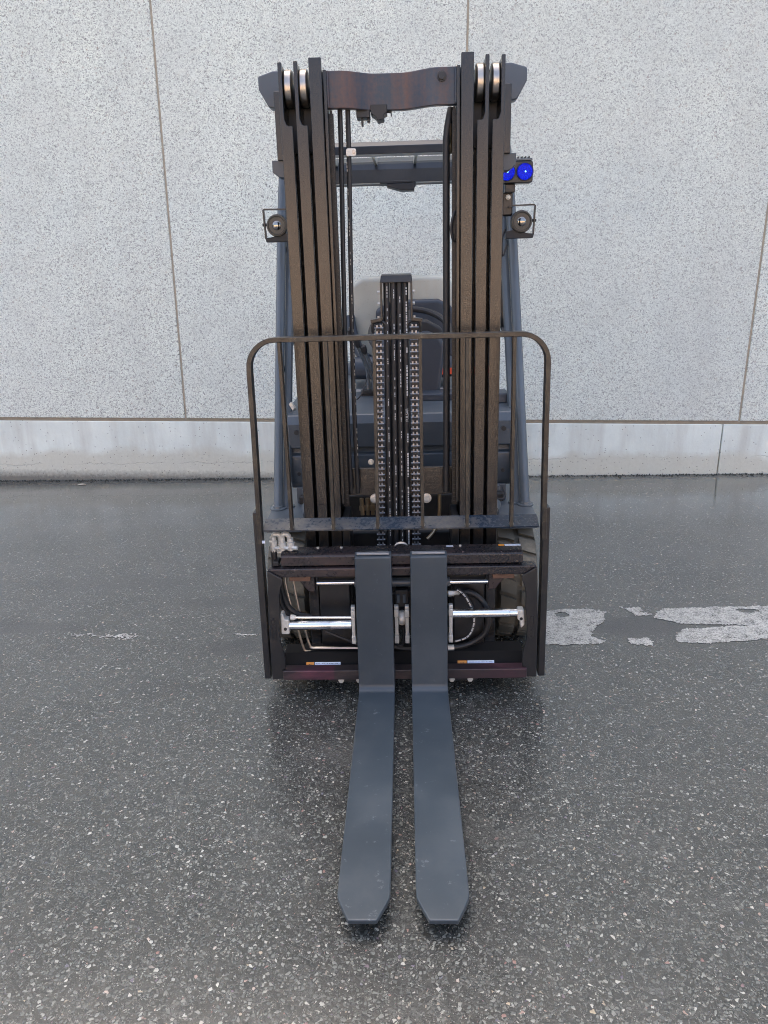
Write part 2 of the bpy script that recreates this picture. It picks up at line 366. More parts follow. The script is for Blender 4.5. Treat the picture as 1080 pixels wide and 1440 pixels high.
# ------------------------------------------------------------------ concrete wall behind
WY = R(-2.142)
wall = bpy.data.objects.new('concrete_wall', None); COL.objects.link(wall); wall.location = (0, 5.684, 0); wall.rotation_euler = (0,0,WY)
tag(wall, 'pale speckled concrete panel wall with smooth grey plinth behind the forklift', 'wall')
WH = 9.0
seams = [-1.680, .413, 2.472]
while seams[0] > -16: seams.insert(0, seams[0]-2.075)
while seams[-1] < 16: seams.append(seams[-1]+2.075)
for a, b in zip(seams[:-1], seams[1:]):
    W_ = b-a-.014
    me = local_mesh(MB().box(-W_/2, W_/2, 0, .14, .450, WH), 'panel', PANEL)
    place(me, 'panel', ((a+b)/2, 0, 0), wall, bev=.004)
for a in seams[1:-1]:
    mb = MB(); zs = [.44+.4*i for i in range(22)]
    for z0, z1 in zip(zs[:-1], zs[1:]):
        mb.box(a-.0085, a+.0085, .005+.001*rnd.random(), .12, z0, z1)
    mb.build('sealant_joint', SEAL, wall)
MB().box(seams[0], seams[-1], .006, .12, .4235, .4515).build('sealant_joint', simple('joint_strip', (.27,.225,.155), .7, var=.35, scale=20, bumpd=.001), wall)
ps = [-16.2,-12.1,-7.9,-3.72,2.360,6.5,10.7,14.9]
for a, b in zip(ps[:-1], ps[1:]):
    MB().box(a+.003, b-.003, -.004, .14, -.6, .4245).build('plinth', PLINTH, wall, bev=.006)
CORE = simple('wall_core', (.3,.3,.29), .9)
MB().box(seams[0], seams[-1], .15, 9.0, -.6, WH-.02).build('building_core', CORE, wall)
CAP = simple('parapet_flashing', (.25,.26,.27), .45, .6)
MB().box(seams[0]-.05, seams[-1]+.05, -.04, .3, WH+.003, WH+.09).build('parapet_flashing', CAP, wall, bev=.01)

# ------------------------------------------------------------------ sunlit building across the yard, seen only in reflections
opp = bpy.data.objects.new('brick_building', None); COL.objects.link(opp); opp.location = (0, -20, 0)
tag(opp, 'long low ochre brick building across the yard behind the camera', 'building')
OCH = NT('ochre_brick'); bk = OCH.n('ShaderNodeTexBrick'); OCH.l(OCH.stretch((1,1,1)), bk.inputs['Vector'])
mp = OCH.n('ShaderNodeMapping'); mp.inputs['Rotation'].default_value = (R(90),0,0); OCH.l(OCH.tc, mp.inputs['Vector']); OCH.l(mp.outputs[0], bk.inputs['Vector'])
bk.inputs['Color1'].default_value = (.36,.235,.15,1); bk.inputs['Color2'].default_value = (.44,.30,.20,1); bk.inputs['Mortar'].default_value = (.45,.42,.38,1); bk.inputs['Scale'].default_value = 4
OCH.set(Base_Color=bk.outputs[0], Roughness=.85); OCH = OCH.m
MB().box(-34, 34, -10, 0, -1.5, 5.0).build('wall', OCH, opp)
MB().box(-34.3, 34.3, -10.3, .3, 5.0, 5.3).build('roof_edge', CAP, opp)
WGL = simple('window_glass', (.03,.035,.04), .08); WFR = simple('window_frame', (.6,.6,.58), .5)
for i in range(9):
    x = -30+i*7.5
    f_ = MB().box(x-1.3, x+1.3, -.05, .06, 1.2, 2.9).build('window', WFR, opp)
    MB().box(x-1.2, x+1.2, .0, .075, 1.3, 2.8).build('pane', WGL, f_)

# ================================================================== the forklift
OFF = Vector((0, 3.2, 0))
truck = bpy.data.objects.new('forklift', None); COL.objects.link(truck); truck.location = OFF; truck.rotation_euler = (0, -TILT, 0)
tag(truck, 'black and grey forklift facing the camera with twin forks lowered on wet asphalt', 'forklift')
MAST = paint('mast_paint', (.0085,.008,.008), .25, (.12,.095,.06), .04, 3, low=(1.0,1.1,.10), streak=(1,1,.35), spec=.58, bumpd=0, track=((.22,.19,.15),.07), rvar=.0)
BLACK = paint('black_paint', (.0095,.0098,.0105), .32, (.10,.085,.065), .16, 14, wear=((.10,.085,.07),.22))
BLUEGREY = paint('blue_grey_paint', (.060,.075,.090), .32, (.15,.13,.115), .2, 6, bumpd=0, rvar=.05)
PILLAR = paint('pillar_paint', (.085,.102,.116), .26, (.16,.16,.15), .03, 6, bumpd=0, rvar=.02)
GUARD = paint('guard_paint', (.018,.021,.025), .30, (.10,.09,.08), .15, 6, bumpd=0, rvar=.05)
BACKR = paint('backrest_paint', (.012,.011,.0095), .33, (.19,.155,.10), .36, 16, wear=((.24,.20,.13),.35))
ANGLE = paint('angle_iron_sky_tint', (.012,.026,.046), .26, (.30,.25,.17), .5, 5.0, bumpd=0)  # reflected sky is put into the blue base; tan patches are dirt
def smeared_bar():
    m = NT('red_smeared_bar'); x = m.sep()[0]; n1 = m.noise(9, 6, .7, m.stretch((.5,1,2.5))); n2 = m.noise(120, 4)
    xw = m.math('ADD', x, m.math('MULTIPLY', m.math('SUBTRACT', n1, .5), .10))
    red = m.math('MULTIPLY', m.ramp(m.math('MULTIPLY_ADD', xw, 1.0, .5), [(.06,0),(.16,1)]), m.ramp(m.math('MULTIPLY_ADD', x, 1.0, .5), [(.243,1),(.247,0)]))
    red2 = m.math('MULTIPLY', m.ramp(m.math('MULTIPLY_ADD', xw, 1.0, .5), [(.66,0),(.86,1)]), .55)
    f = m.math('MULTIPLY', m.math('MAXIMUM', red, red2), m.ramp(n1, [(.35,.25),(.6,1)]))
    col = m.mix(m.ramp(n1, [(.5,0),(.75,.5)]), (.020,.016,.017), (.15,.10,.085)); col = m.mix(m.math('MULTIPLY', f, .42), col, m.mix(n1, (.09,.025,.06), (.22,.03,.07)))
    m.set(Base_Color=col, Roughness=m.math('MULTIPLY_ADD', n2, .2, .28)); return m.m
LOWB = smeared_bar()
FORKM = paint('fork_paint', (.033,.045,.055), .36, (.085,.092,.095), .32, 5, wear=((.19,.21,.22),.45), bumpd=0, rvar=.08)
MATTE = NT('matte_black'); MATTE.set(Base_Color=(.009,.009,.009), Roughness=.8, Specular_IOR_Level=.15); MATTE = MATTE.m
BARM = paint('carriage_bar_paint', (.014,.0125,.014), .28, (.16,.085,.07), .38, 9, wear=((.26,.19,.18),.5), streak=(.35,1,1))
CROSS = paint('crossbeam_sky_rust', (.026,.038,.054), .30, (.20,.078,.030), .62, 3.4, streak=(2.8,1,.12), bumpd=0, rvar=.05)  # bluish base paints in the sky's reflection; the orange streaks are rust
RUBBER = simple('hose_rubber', (.014,.014,.015), .5, scale=120, bumpd=.0004)
DARKP = simple('black_plastic', (.016,.016,.017), .55)
NAVY = paint('dash_plastic', (.030,.040,.055), .45, (.1,.1,.1), .2, 8)
ZINC = simple('zinc_plate', (.58,.57,.52), .42, .35, .35, 70)
CHROME = simple('chrome_rod', (.74,.75,.75), .20, 1.0, .22, 14, .0001)
STEEL = simple('worn_steel', (.42,.38,.33), .32, .95, .45, 45)
CHAINM = simple('oiled_chain_steel', (.30,.31,.335), .34, .8, .45, 160)
CHAIND = simple('greasy_chain', (.03,.028,.026), .4, .4, .6, 160)
DIRTY = simple('greasy_black', (.012,.012,.012), .45, 0, .5, 60, .001)
WHITEP = simple('hose_print_white', (.50,.50,.48), .6, 0, .5, 90)
ORANGE = simple('label_orange', (.72,.27,.03), .5); WHITEL = simple('label_white', (.62,.68,.78), .45)
BRASS = simple('brass_fitting', (.45,.36,.24), .35, .9)
TYRE = paint('dusty_tyre', (.078,.072,.054), .75, (.25,.235,.185), .85, 5, bumpd=.003)
SEATG = paint('worn_seat_vinyl', (.42,.425,.37), .30, (.40,.36,.27), .8, 5, bumpd=.002, streak=(2.2,1,.5))
RUST = simple('rusty_steel', (.13,.07,.045), .6, .2, .5, 60)
TRED = simple('seat_belt_red', (.85,.10,.035), .6)

# ---- forks
def fork(cx):
    inn = [(1.414,.049,.034),(1.425,.0495,.0395),(1.455,.05,.0530),(1.480,.05,.0630),(1.497,.05,.0655),(1.52,.05,.0655)]
    out = [(1.414,.036),(1.425,.0355),(1.455,.035),(1.480,.0348),(1.497,.0345),(1.52,.034)]
    I = list(inn); O = list(out)
    for i in range(1, 12):
        y = 1.52 + (2.425-1.52)*i/11; I.append((y,.05,.0655)); O.append((y,.034-(.023*i/11)))
    for i in range(1, 9):
        a = R(90*i/8); I.append((2.425+.025*math.sin(a), .075-.025*math.cos(a), .0655)); O.append((2.43+.06*math.sin(a), .071-.06*math.cos(a)))
    I.append((2.45,.30,.0648)); O.append((2.49,.30)); I.append((2.45,.566,.0635)); O.append((2.49,.576))
    mb = MB(); n = len(I)
    for (y,z,h),(yo,zo) in zip(I,O): mb.v += [Vector((cx-h,y,z)),Vector((cx+h,y,z)),Vector((cx+h,yo,zo)),Vector((cx-h,yo,zo))]
    for i in range(n-1):
        for k in range(4): mb.f.append((4*i+k,4*i+(k+1)%4,4*i+4+(k+1)%4,4*i+4+k))
    mb.f += [(3,2,1,0), tuple(4*(n-1)+k for k in range(4))]
    f_ = mb.build('fork', FORKM, truck, bev=.0035, ang=50)
    MB().box(cx-.057, cx+.057, 2.462, 2.481, .571, .5785).build('fork_top_weld', CAP, f_, bev=.002)
    MB().prism([(2.491,.50),(2.56,.50),(2.56,.558),(2.545,.558),(2.545,.53),(2.491,.53)], cx-.05, cx+.05, 'x').build('fork_hook', BLACK, f_, bev=.002)
    return f_
fork(-.0955); fork(.0975)

# ---- carriage
def rr(x0, x1, z0, z1, r, n=4):
    out = []
    for cx, cz, a0 in ((x1-r,z1-r,0),(x0+r,z1-r,90),(x0+r,z0+r,180),(x1-r,z0+r,270)):
        for i in range(n+1):
            a = R(a0+90*i/n); out.append((cx+r*math.cos(a), cz+r*math.sin(a)))
    return out
ub = MB().prism([(2.535,.506),(2.535,.541),(2.545,.549),(2.575,.557),(2.60,.557),(2.60,.506)], -.431, .435, 'x').build('carriage_top_bar', BARM, truck, bev=.003)
MB().box(.375, .432, 2.5745, 2.590, .5575, .5585).build('warning_label', WHITEL, ub); MB().box(.352, .373, 2.5745, 2.590, .5575, .5585).build('warning_label', ORANGE, ub)
MB().box(.165, .190, 2.5745, 2.585, .5575, .5585).build('warning_label', WHITEL, ub)
for x in (-.30, -.215, .215): MB().cyl((x,2.58,.557),(x,2.58,.5615),.005,n=8).build('grease_nipple', ZINC, ub)
MB().box(-.478, .482, 2.519, 2.57, .468, .5015).build('carriage_cross_bar', BARM, truck, bev=.005)
lb = MB().box(-.446, .456, 2.497, 2.545, .066, .104).build('carriage_lower_bar', LOWB, truck, bev=.003)
lp = MB().prism([(2.546,.090),(2.556,.090),(2.585,.134),(2.66,.134),(2.66,.128),(2.59,.128),(2.562,.070),(2.546,.070)], -.45, .45, 'x').build('carriage_lower_plate', MATTE, truck, bev=.002)
def sloped_label(x0, x1, mat, name='warning_label'):
    a, b = Vector((0,2.5563,.0905)), Vector((0,2.5649,.1035)); nrm = Vector((0,-.0007,.0004))
    MB().hexa([(x0,*(a+nrm)[1:]),(x1,*(a+nrm)[1:]),(x1,*(b+nrm)[1:]),(x0,*(b+nrm)[1:]),(x0,*(a+nrm*3)[1:]),(x1,*(a+nrm*3)[1:]),(x1,*(b+nrm*3)[1:]),(x0,*(b+nrm*3)[1:])]).build(name, mat, lp)
sloped_label(-.366,-.337,ORANGE); sloped_label(-.334,-.236,WHITEL); sloped_label(.206,.240,ORANGE); sloped_label(.243,.343,WHITEL)
# small pictogram and lines of print on the labels (too small to read in the photograph)
def label_print(x0, x1, rows, cols):
    a, b = Vector((0,2.5563,.0905)), Vector((0,2.5649,.1035)); nrm = Vector((0,-.0025,.0014)); mb = MB()
    for r_ in range(rows):
        x = x0
        while x < x1:
            wd = .002+.006*rnd.random(); p = a.lerp(b, (r_+.75)/(rows+1)) + nrm; q = a.lerp(b, (r_+1.05)/(rows+1)) + nrm
            mb.add([(x,p.y,p.z),(min(x+wd,x1),p.y,p.z),(min(x+wd,x1),q.y,q.z),(x,q.y,q.z)], [(0,1,2,3)]); x += wd+.002
    mb.build('label_print', DARKP, lp)['kind'] = 'stuff'
label_print(-.331,-.24,2,0); label_print(.247,.338,2,0); label_print(-.357,-.346,1,0); label_print(.216,.230,1,0)
SIDE = [(.478,.5005),(.425,.4675),(.425,.452),(.434,.430),(.441,.400),(.441,.345),(.447,.30),(.449,.255),(.447,.215),(.438,.178),(.434,.145),(.436,.105),(.446,.104),(.446,.0655),(.489,.0625),(.487,.30)]
for sg in (-1, 1):
    sp = MB().prism([(sg*(x+(.004 if sg>0 else 0)), z) for x, z in SIDE], 2.508, 2.5165).build('carriage_side_plate', BLACK, truck, bev=.003)
    c = sg*.4685
    e1 = rr(c-.0085, c+.0085, .222, .315, .008); e2 = rr(c-.0062, c+.0062, .2245, .3125, .006)
    em = MB(); n = len(e1)
    em.v += [Vector((x,2.5085,z)) for x,z in e1]+[Vector((x,2.5055,z)) for x,z in e1]+[Vector((x,2.5055,z)) for x,z in e2]+[Vector((x,2.5085,z)) for x,z in e2]
    for r_ in range(3):
        for k in range(n): em.f.append((r_*n+k, r_*n+(k+1)%n, (r_+1)*n+(k+1)%n, (r_+1)*n+k))
    for k in range(7):
        z = .2335+k*.0117
        if k % 2: em.box(c-.0045, c+.0045, 2.506, 2.5085, z-.0035, z-.0012); em.box(c-.0045, c+.0045, 2.506, 2.5085, z+.0012, z+.0035)
        else: em.box(c-.0045, c+.0045, 2.506, 2.5085, z-.0035, z+.0035)
    em.build('embossed_emblem', BLACK, sp, bev=.0008)
    # plate behind, roller plate, lug
    MB().box(*sorted((sg*.196,sg*.312)), 2.645, 2.665, .07, .45).build('carriage_back_plate', BLACK, truck, bev=.004)
    MB().box(*sorted((sg*.189,sg*.218)), 2.69, 2.83, .075, .640).build('carriage_roller_plate', BLACK, truck, bev=.004)
    MB().prism([(sg*.316,.462),(sg*.376,.462),(sg*.376,.440),(sg*.340,.395),(sg*.316,.395)], 2.56, 2.60).build('carriage_lug', BARM, truck, bev=.004)
    MB().box(*sorted((sg*.328,sg*.405)), 2.53, 2.56, .449, .4665).build('wear_pad', RUST, truck, bev=.002)
    MB().prism([(sg*.10,.066),(sg*.30,.066),(sg*.275,.040),(sg*.13,.034)], 2.53, 2.56).build('lower_hook', BLACK, truck, bev=.003)
for x in (-.232, -.165, .182, .250):
    MB().cyl((x,2.529,.052),(x,2.514,.052),.0115,n=6).build('hook_bolt', ZINC, truck, bev=.002)
MB().box(-.355,-.31,2.53,2.55,.050,.063).build('rubber_pad', RUST, truck, bev=.002); MB().box(.31,.355,2.53,2.55,.050,.063).build('rubber_pad', RUST, truck, bev=.002)
# fork positioner: chrome rods, clamps, centre block
def clampmesh():
    mb = MB(); pr = [(-.0075,-.0745),(.0075,-.0745),(.0075,.0745),(-.0075,.0745)]
    mb.box(-.008,.008,-.014,.014,-.074,-.043); mb.box(-.0065,.0065,-.012,.012,-.043,.030); mb.box(-.008,.008,-.014,.014,.0315,.060); mb.box(-.0075,.0075,-.010,.012,.060,.074)
    return local_mesh(mb, 'fork_clamp', ZINC)
cm = clampmesh()
for x, z in ((-.178,.274),(-.0195,.274),(.0190,.274),(.178,.275)): place(cm, 'fork_clamp', (x,2.535,z), truck, bev=.002)
rl = MB().lathe([(0,.0165),(.03,.0165),(.033,.0175),(.15,.0175),(.152,.0163),(.156,.0163),(.158,.0175),(.232,.0175)], (-.419,2.545,.2685), (1,0,0), 24).build('positioner_cylinder', CHROME, truck)
MB().cyl((-.412,2.548,.299),(-.186,2.548,.296),.0045,n=10).build('pilot_tube', CHROME, rl)
MB().lathe([(0,.011),(.012,.011),(.016,.008),(.02,.008)], (-.411,2.548,.299), (1,0,0), 8).build('pilot_fitting', ZINC, rl)
MB().prism([(-.446,.322),(-.436,.322),(-.430,.30),(-.416,.297),(-.416,.240),(-.446,.240)], 2.527, 2.565).build('cylinder_bracket', ZINC, rl, bev=.004)
MB().cyl((-.430,2.530,.262),(-.430,2.524,.262),.006,n=10).build('bracket_hole', DARKP, rl)
r2 = MB().lathe([(0,.0165),(.07,.0165),(.072,.0155),(.075,.0155),(.077,.0165),(.205,.0165),(.207,.0145),(.245,.0145)], (.187,2.545,.308), (1,0,0), 24).build('positioner_cylinder', CHROME, truck)
MB().prism([(.421,.325),(.444,.325),(.447,.265),(.434,.252),(.430,.282),(.421,.287)], 2.527, 2.565).build('cylinder_bracket', ZINC, r2, bev=.004)
MB().cyl((.434,2.530,.292),(.434,2.524,.292),.0055,n=10).build('bracket_hole', DARKP, r2)
MB().lathe([(-.014,.013),(-.010,.025),(-.003,.028),(.003,.028),(.010,.025),(.014,.013)], (0,2.545,.294), (1,0,0), 20).build('centre_coupling', ZINC, truck)
MB().box(-.022,.024,2.55,2.60,.335,.40).build('centre_block', DIRTY, truck, bev=.003)
for x in (-.012,.010): MB().cyl((x,2.545,.355),(x,2.545,.385),.006,n=8).build('small_fitting', PILLAR, truck)
# side shift cylinder
sc_ = MB().lathe([(0,.016),(.02,.020),(.03,.0175),(.32,.0175),(.33,.020),(.35,.016)], (-.172,2.575,.422), (1,0,0), 20).build('side_shift_cylinder', BLUEGREY, truck)
MB().cyl((-.310,2.575,.424),(-.17,2.575,.424),.0085,n=14).build('side_shift_rod', CHROME, sc_); MB().cyl((.17,2.575,.421),(.319,2.575,.421),.0085,n=14).build('side_shift_rod', CHROME, sc_)
MB().box(-.31,.31,2.60,2.64,.40,.45).build('side_shift_beam', DIRTY, truck, bev=.003)
# hydraulic lines on the carriage
h1 = MB().tube([(.215,2.60,.363),(.245,2.62,.360),(.285,2.625,.338),(.315,2.62,.297),(.324,2.62,.241),(.311,2.62,.187),(.270,2.62,.153),(.225,2.61,.141),(.185,2.60,.140)], .011, 12).build('hydraulic_hose', RUBBER, truck)
MB().cyl((.190,2.605,.3635),(.228,2.608,.3635),.0095,n=6).build('hose_fitting', ZINC, h1); MB().cyl((.172,2.60,.363),(.192,2.604,.3635),.012,n=6).build('hose_fitting', ZINC, h1); MB().cyl((.172,2.60,.139),(.195,2.60,.140),.0125,n=10).build('hose_fitting', ZINC, h1)
braid = [(.205,2.585,.385),(.229,2.585,.368),(.252,2.59,.328),(.268,2.59,.286),(.269,2.59,.245),(.258,2.59,.208),(.237,2.59,.186),(.194,2.59,.172)]
h2 = MB().tube(braid, .0065, 10).build('hydraulic_hose', RUBBER, truck)
pp = smooth(braid, 10); mb = MB()
for i in range(0, len(pp)-2):
    if i % 5 != 3: mb.rings([pp[i]+Vector((-.0006,-.0025,0)), pp[i+1]+Vector((-.0006,-.0025,0))], .0047, 6)
mb.build('hose_print', WHITEP, h2)['kind'] = 'stuff'
MB().tube([(-.43,2.60,.47),(-.43,2.60,.409),(-.417,2.60,.327),(-.402,2.60,.25),(-.394,2.60,.215),(-.378,2.60,.145),(-.362,2.60,.131),(-.30,2.60,.129),(-.15,2.60,.127)], .0048, 8).build('steel_line', STEEL, truck)
MB().tube([(-.405,2.60,.47),(-.401,2.60,.416),(-.385,2.60,.295),(-.369,2.60,.221),(-.354,2.60,.156),(-.344,2.60,.146),(-.30,2.60,.145),(-.15,2.60,.143)], .0052, 8).build('steel_line', STEEL, truck)
MB().tube([(-.291,2.60,.214),(-.25,2.60,.196),(-.17,2.60,.158)], .0065, 8).build('steel_line', DARKP, truck)
MB().tube([(-.445,2.57,.46),(-.442,2.58,.40),(-.428,2.585,.335),(-.395,2.585,.298),(-.34,2.59,.28)], .0105, 10).build('hydraulic_hose', RUBBER, truck)
MB().tube([(-.452,2.57,.42),(-.448,2.575,.345),(-.425,2.58,.295),(-.39,2.585,.262)], .008, 10).build('hydraulic_hose', RUBBER, truck)
MB().tube([(-.06,2.60,.36),(-.03,2.585,.372),(.0,2.58,.385),(.03,2.585,.388)], .005, 8).build('hydraulic_hose', RUBBER, truck)
MB().tube([(-.03,2.58,.19),(-.02,2.58,.165),(.002,2.58,.168),(.006,2.58,.24)], .004, 8).build('steel_line', DARKP, truck)
MB().tube([(-.05,2.60,.15),(.0,2.60,.138),(.06,2.60,.132)], .008, 8).build('hydraulic_hose', RUBBER, truck)
# quick couplings at the top left corner
cp = MB().tube([(-.461,2.575,.50),(-.461,2.575,.555)], .0115, 10).build('coupling_hose', RUBBER, truck)
for k, x in enumerate((-.461,-.428,-.398)):
    q = MB().lathe([(0,.0115),(.020,.0125),(.022,.015),(.040,.015),(.042,.011),(.056,.011)], (x,2.575,.550+(.0 if k==0 else -.005)), (0,0,1), 10).build('quick_coupling', ZINC, truck)
    if k < 2:
        x2 = (-.440,-.408)[k]; MB().tube([(x,2.575,.600),(x+.004,2.572,.614),((x+x2)/2+.004,2.572,.617),(x2+.004,2.575,.610),(x2+.006,2.58,.585)], .0088, 10).build('elbow', ZINC, q)
    MB().cyl((x+.006,2.568,.566),(x+.026,2.562,.566),.008,n=6).build('hex_nut', ZINC, q)
MB().box(-.452,-.39,2.575,2.60,.541,.549).build('coupling_bracket', ZINC, truck, bev=.002)
MB().box(-.462,-.44,2.54,2.59,.505,.522).build('coupling_block', DARKP, truck, bev=.003)

# ---- load backrest
pts = [(-.4965,2.535,.60),(-.4945,2.535,.70),(-.490,2.535,1.0),(-.4885,2.535,1.205)]
for i in range(1, 9):
    a = R(180-90*i/8); pts.append((-.397+.0915*math.cos(a), 2.535, 1.213+.0915*math.sin(a)))
pts += [(-.2,2.535,1.3045),(0,2.535,1.3045),(.2,2.535,1.3045)]
for i in range(0, 9):
    a = R(90-90*i/8); pts.append((.404+.0915*math.cos(a), 2.535, 1.213+.0915*math.sin(a)))
pts += [(.497,2.535,1.0),(.5015,2.535,.70),(.5035,2.535,.60)]
bk_ = MB().sweep(pts, .0165, .040).build('load_backrest', BACKR, truck, bev=.002)
for xa, xb in ((-.384,-.381),(-.230,-.234),(-.072,-.078),(.078,.080),(.231,.235),(.385,.390)):
    MB().bar((xb,2.533,.647),(xa,2.533,1.2965),.0115,.030).build('backrest_bar', BACKR, bk_, bev=.0015)
    MB().lathe([(0,.010),(.006,.008),(.010,.005)], (xb,2.528,.656), (0,0,1), 8).build('weld_bead', STEEL, bk_)
MB().hexa([(-.487,2.536,.638),(.488,2.536,.638),(.488,2.600,.660),(-.487,2.600,.660),(-.487,2.534,.645),(.488,2.534,.645),(.488,2.598,.668),(-.487,2.598,.668)]).build('backrest_angle_iron', ANGLE, bk_, bev=.0012)
for sg in (-1,1):
    x = sg*.507+.003
    MB().bar((x,2.545,.715),(x+sg*.004,2.545,.060),.024,.05).build('backrest_leg', BLACK, bk_, bev=.003)
MB().box(-.488,-.478,2.510,2.515,.604,.613).build('inspection_sticker', WHITEL, bk_)

# ---- mast
def rail(sg, xi, xo, zt, notch):
    """channel rail: front flange, web along the outer side, rear flange"""
    mb = MB(); X = lambda a, b: sorted((sg*a, sg*b)); zb = .07; zn = 1.965
    xw = xo-.0125
    mb.prism([(sg*xi,zb),(sg*xo,zb),(sg*xo,zt),(sg*xw,zt)]+([(sg*xw,zn+.02),(sg*(xw-.006),zn+.004),(sg*(xw-.012),zn),(sg*xi,zn)] if notch else [(sg*xi,zt)]), 2.700, 2.722)
    mb.box(*X(xw, xo-.0005), 2.722, 2.83, zb, zt-.004); mb.box(*X(xi, xo-.001), 2.83, 2.852, zb, zt-.012)
    r_ = mb.build('mast_rail', MAST, truck, bev=.0025)
    if notch:
        c = (xi+xw)/2-.001
        MB().lathe([(-.0135,.045),(-.0125,.052),(-.009,.0555),(.009,.0555),(.0125,.052),(.0135,.045)], (sg*c, 2.768, 2.085), (1,0,0), 32).build('roller', STEEL, r_)
        MB().box(*X(xi-.009, xw-.001), 2.806, 2.829, 1.90, 2.06).build('roller_dark_backing', DIRTY, r_)  # dark backing plate, added to keep the gap under the roller black
    return r_
for sg in (-1, 1):
    rail(sg, .221, .261, 2.158, False); rail(sg, .2725, .3095, 2.150, True); rail(sg, .3215, .3600, 2.148, True)
    MB().box(*sorted((sg*.2085,sg*.2200)), 2.725, 2.86, .68, 2.128).build('mast_web_plate', MAST, truck, bev=.002)
    MB().box(*sorted((sg*.362,sg*.4015)), 2.86, 2.885, 1.885, 2.10).build('mast_side_plate', MAST, truck, bev=.003)
    MB().prism([(sg*.385,1.888),(sg*.424,1.888),(sg*.424,1.850),(sg*.400,1.832),(sg*.362,1.832),(sg*.362,1.888)], 2.875, 2.93).build('mast_stop_block', BLUEGREY, truck, bev=.003)
yc = lambda x: 2.752 + .052*min(max((x+.165)/.10,0),1)**1*(1 if x<0 else 0) + (.052*min(max((.125-x)/.10,0),1) if x>=0 else 0)
xs = [-.2145+.429*i/40 for i in range(41)]; mb = MB()
def eased(t): t = min(max(t,0),1); return t*t*(3-2*t)
for x in xs:
    y = 2.752+.055*(eased((x+.17)/.12) if x < .02 else eased((.15-x)/.12))
    mb.v += [Vector((x,y,2.021)),Vector((x,y,2.131)),Vector((x,y+.028,2.131)),Vector((x,y+.028,2.021))]
for i in range(40):
    for k in range(4): mb.f.append((4*i+k,4*i+(k+1)%4,4*i+4+(k+1)%4,4*i+4+k))
mb.f += [(3,2,1,0), tuple(160+k for k in range(4))]
cb_ = mb.build('mast_crossbeam', CROSS, truck, bev=.003)
MB().lathe([(0,.0125),(.012,.0125)], (.162,2.738,2.103), (0,1,0), 6).build('bolt', BLACK, cb_, bev=.001); MB().cyl((.162,2.745,2.103),(.162,2.752,2.103),.015,n=16).build('washer', BLACK, cb_)
for x in (-.208,.208): MB().tube([(x,2.748,2.025),(x,2.747,2.08),(x,2.748,2.128)], .006, 8).build('weld_bead', CROSS, cb_)
MB().prism([(-.456,2.112),(-.456,2.153),(-.404,2.168),(-.375,2.168),(-.365,2.115),(.365,2.115),(.375,2.168),(.404,2.168),(.456,2.153),(.456,2.112),(.424,2.056),(.395,2.052),(-.395,2.052),(-.424,2.056)], 2.888, 2.945).build('mast_top_beam', BLUEGREY, truck, bev=.006)
mp_ = MB().prism([(-.2075,.682),(-.2075,.790),(.2075,.790),(.2075,.682),(.10,.676),(-.10,.676)], 2.835, 2.850).build('mast_crossplate', MAST, truck, bev=.003)
for x, z in ((-.098,.668),(.102,.666)): MB().lathe([(0,.006),(.001,.019),(.008,.019),(.009,.011),(.016,.011)], (x,2.836,z), (0,-1,0), 20).build('pin_washer', ZINC, mp_)
MB().lathe([(0,.011),(.006,.011),(.007,.005),(.012,.005)], (-.111,2.86,.808), (0,-1,0), 14).build('eye_bolt', ZINC, mp_)
MB().box(-.36,.36,2.853,2.90,.10,.30).build('mast_lower_beam', MAST, truck, bev=.004)

# ---- centre: free-lift cylinder, chains and hoses
lc = MB().lathe([(0,.048),(1.20,.048),(1.205,.055),(1.235,.055),(1.24,.030),(1.30,.030)], (0,2.895,.10), (0,0,1), 28).build('lift_cylinder', BLACK, truck)
pin = MB(); pin.cyl((-.0165,0,0),(.0165,0,0),.0042,n=8)
for x in (-.0125,-.0042,.0042,.0125): pin.box(x-.0016,x+.0016,-.007,.006,-.011,.011)
lkA = local_mesh(pin, 'chain_link', CHAIND)
pin = MB(); pin.cyl((-.0160,0,-.0055),(.0160,0,-.0055),.0034,n=8)
for x in (-.0068,.0068): pin.box(x-.0030,x+.0030,-.0075,.006,-.0045,.0050)
lkB = local_mesh(pin, 'chain_link', CHAINM)
for xt, xb in ((-.064,-.079),(.0625,.0600)):
    ch = MB().bar((xb,2.806,.44),(xt,2.806,1.325),.020,.006).build('lift_chain', DIRTY, truck)
    n = 41
    for i in range(n):
        t = i/(n-1); place(lkB, 'chain_link', (xb+(xt-xb)*t, 2.798, .45+(1.322-.45)*t), ch)
    MB().tube([(xt-.022,2.80,1.300),(xt-.022,2.795,1.328),(xt-.010,2.795,1.338),(xt+.012,2.795,1.338),(xt+.022,2.795,1.328),(xt+.022,2.80,1.300)], .006, 8).build('chain_anchor', BLACK, ch)
    MB().cyl((xt,2.80,1.335),(xt,2.80,1.357),.0055,n=10).build('anchor_pin', ZINC, ch)
hg = MB().hexa([(-.056,2.78,1.470),(.058,2.78,1.470),(.058,2.86,1.478),(-.056,2.86,1.478),(-.052,2.785,1.497),(.056,2.785,1.497),(.056,2.85,1.502),(-.052,2.85,1.502)]).build('hose_guide', BLACK, truck, bev=.004)
for sg in (-1,1):
    MB().bar((sg*.0535+.001,2.80,1.345),(sg*.0535+.001,2.80,1.475),.007,.05).build('guide_side', BLACK, hg, bev=.0015)
    MB().bar((sg*.053,2.80,1.347),(sg*.092,2.80,1.340),.012,.05).build('guide_foot', BLACK, hg, bev=.0015)
    for z in (1.40,1.44): MB().cyl((sg*.057,2.79,z),(sg*.066,2.79,z),.006,n=6).build('guide_bolt', ZINC, hg)
